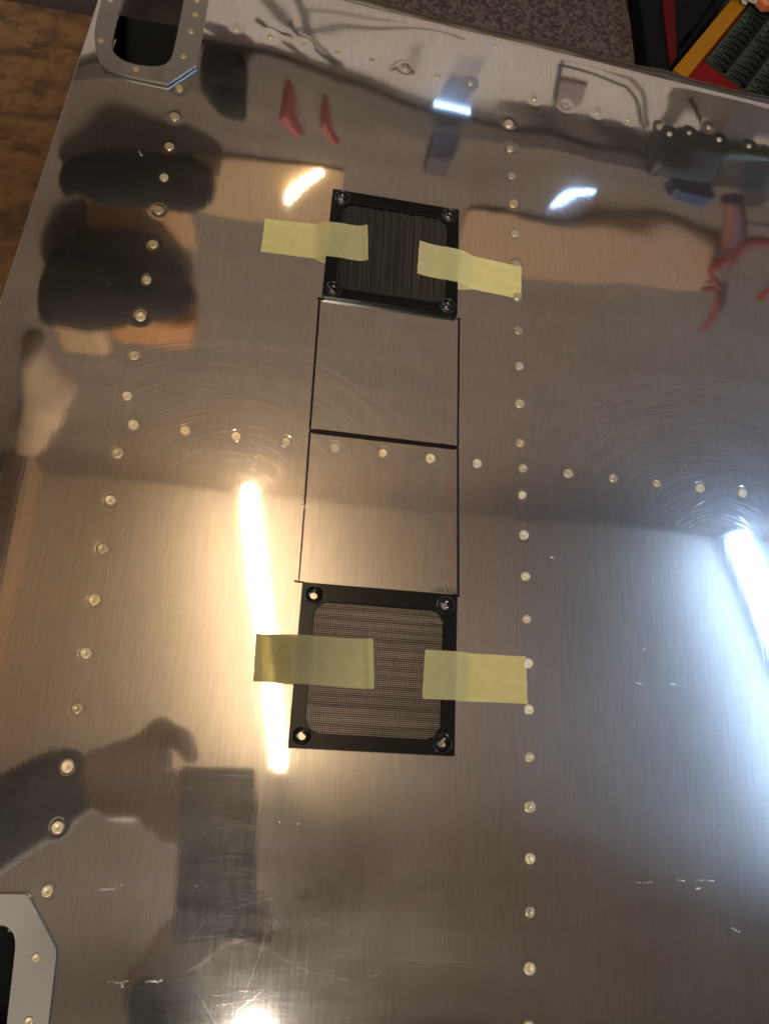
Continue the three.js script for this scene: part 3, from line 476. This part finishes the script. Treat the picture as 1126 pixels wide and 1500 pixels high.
tagged('dark_pouch', 'dark pouch hanging from the rail at the left', 'pouch', blob([[[-112, W0 - 26, 244], 12, [-98, W0 - 26, 256], 14], [[-98, W0 - 26, 256], 13, [-88, W0 - 26, 264], 7]], 4, [-140, W0 - 60, 225], [-60, W0 + 4, 285], 40), dark);
// ---------- the person taking the picture ----------
{
  const man = thing('person', 'person in dark navy jacket holding a phone over the sheet with both hands', 'person', [-20, -800, -1000]);
  const skin = std([0.42, 0.26, 0.18], 0.6), navy = std([0.020, 0.023, 0.034], 0.85), trousers = std([0.04, 0.04, 0.05], 0.9), hairM = std([0.03, 0.02, 0.015], 0.8);
  const chain = (pts, r) => pts.slice(1).map((p, i) => [pts[i], r[i], p, r[i + 1]]);
  const wl = [-172, -356, 424], wr = [-92, -530, 486];
  const left = [
    [wl, 24, [-128, -352, 428], 27], [[-150, -345, 428], 22, [-112, -330, 430], 20], [[-135, -365, 428], 22, [-98, -368, 432], 17],
    ...chain([[-128, -326, 430], [-104, -304, 424], [-84, -312, 416], [-74, -326, 414]], [10.5, 9.5, 8.5, 7.5]),
    ...chain([[-112, -345, 430], [-86, -352, 412], [-66, -358, 412], [-56, -362, 414]], [10, 9, 8, 7]),
    ...chain([[-108, -366, 430], [-84, -374, 408], [-64, -378, 406], [-50, -382, 408]], [10, 9, 8, 7]),
    ...chain([[-106, -384, 432], [-84, -394, 408], [-66, -399, 405], [-56, -402, 407]], [9, 8, 7, 6.5]),
    ...chain([[-140, -330, 440], [-112, -345, 458], [-84, -352, 456], [-66, -352, 450]], [13, 11, 9.5, 8.5]),
  ];
  const right = [
    [wr, 23, [-58, -488, 474], 26], [[-72, -500, 480], 22, [-34, -478, 468], 20],
    ...chain([[-50, -470, 470], [-66, -448, 448], [-52, -440, 438], [-36, -436, 440]], [10, 9, 8, 7]),
    ...chain([[-34, -464, 468], [-44, -442, 442], [-26, -440, 432], [-10, -442, 436]], [10, 9, 8, 7]),
    ...chain([[-18, -470, 466], [-14, -450, 440], [2, -454, 432], [8, -464, 436]], [10, 9, 8, 7]),
    ...chain([[-12, -484, 466], [6, -470, 444], [12, -478, 436], [10, -488, 438]], [9, 8, 7, 6]),
    ...chain([[-62, -486, 484], [-58, -462, 490], [-46, -444, 482], [-38, -432, 474]], [12, 11, 9.5, 8.5]),
  ];
  const head = [-10, -745, 690], neck = [-10, -800, 590];
  const headBones = [[[-10, -760, 720], 82, [-10, -745, 700], 80], [[-10, -715, 660], 56, [-10, -700, 640], 44], [[-10, -690, 688], 12, [-10, -672, 664], 13], [neck, 52, [-10, -770, 650], 50], [[-92, -760, 690], 10, [-92, -768, 670], 8], [[72, -760, 690], 10, [72, -768, 670], 8], [[-42, -690, 704], 14, [22, -690, 704], 14], [[-28, -684, 632], 10, [8, -684, 632], 10]];
  part('body', mergeGeometries([blob(headBones, 8, [-120, -880, 540], [100, -640, 820], 64), blob(left, 3.2, [-200, -430, 370], [-30, -270, 480], 60), blob(right, 3.2, [-130, -560, 410], [40, -400, 520], 60)]), skin, man);
  part('hair', blob([[[-10, -790, 748], 84, [-10, -775, 735], 84], [[-10, -812, 690], 72, [-10, -800, 720], 78]], 8, [-130, -910, 590], [110, -670, 850], 40), hairM, man);
  const sl = [-236, -860, 540], sr = [216, -860, 540], el = [-420, -520, 400], er = [60, -760, 380];
  part('jacket', blob([[[-130, -850, 500], 95, [110, -850, 500], 95], [[-90, -860, 430], 105, [70, -860, 430], 105], [[-85, -890, 60], 110, [65, -890, 60], 110], [sl, 72, el, 52], [el, 52, [-186, -360, 424], 35], [sr, 72, er, 52], [er, 52, [-78, -540, 484], 34], [neck, 66, [-10, -840, 520], 80]], 14, [-520, -1040, -80], [340, -300, 640], 88), navy, man);
  part('trousers', blob([[[-80, -890, 20], 105, [60, -890, 20], 105], [[-100, -890, 0], 95, [-115, -880, -450], 66], [[-115, -880, -450], 66, [-120, -905, -930], 48], [[80, -890, 0], 95, [95, -870, -450], 66], [[95, -870, -450], 66, [100, -895, -930], 48]], 14, [-260, -1010, -990], [240, -760, 140], 70), trousers, man);
  for (const x of [-120, 100]) part('shoe', blob([[[x, -920, -960], 42, [x, -760, -972], 30]], 6, [x - 70, -980, -1002], [x + 70, -710, -900], 40), std([0.03, 0.025, 0.02], 0.6), man);
  const ph = thing('phone', 'dark phone held flat above the sheet by the person', 'phone', [-45, -340, 398]);
  const r = new THREE.Vector3(), u = new THREE.Vector3(), f = new THREE.Vector3(); camera.updateMatrixWorld(); camera.matrixWorld.extractBasis(r, u, f);
  const slabG = new RoundedBoxGeometry(0.069, 0.146, 0.008, 4, 0.0038), q = camera.position.clone().addScaledVector(r, -0.0235).addScaledVector(u, -0.0655).addScaledVector(f, 0.0065);
  const basis = new THREE.Matrix4().makeBasis(r, u, f).setPosition(q);
  part('case', slabG.applyMatrix4(basis), std([0.016, 0.018, 0.024], 0.6, 0, { specularIntensity: 0.25 }), ph);
  part('camera_bump', new RoundedBoxGeometry(0.022, 0.022, 0.0012, 2, 0.0005).translate(0.0235 - 0.0, 0.0655 - 0.026, -0.0041).applyMatrix4(basis), std([0.02, 0.02, 0.022], 0.3), ph);
}

scene.traverse((o) => { if (o.isMesh) o.castShadow = o.receiveShadow = true; });
renderer.render(scene, camera);
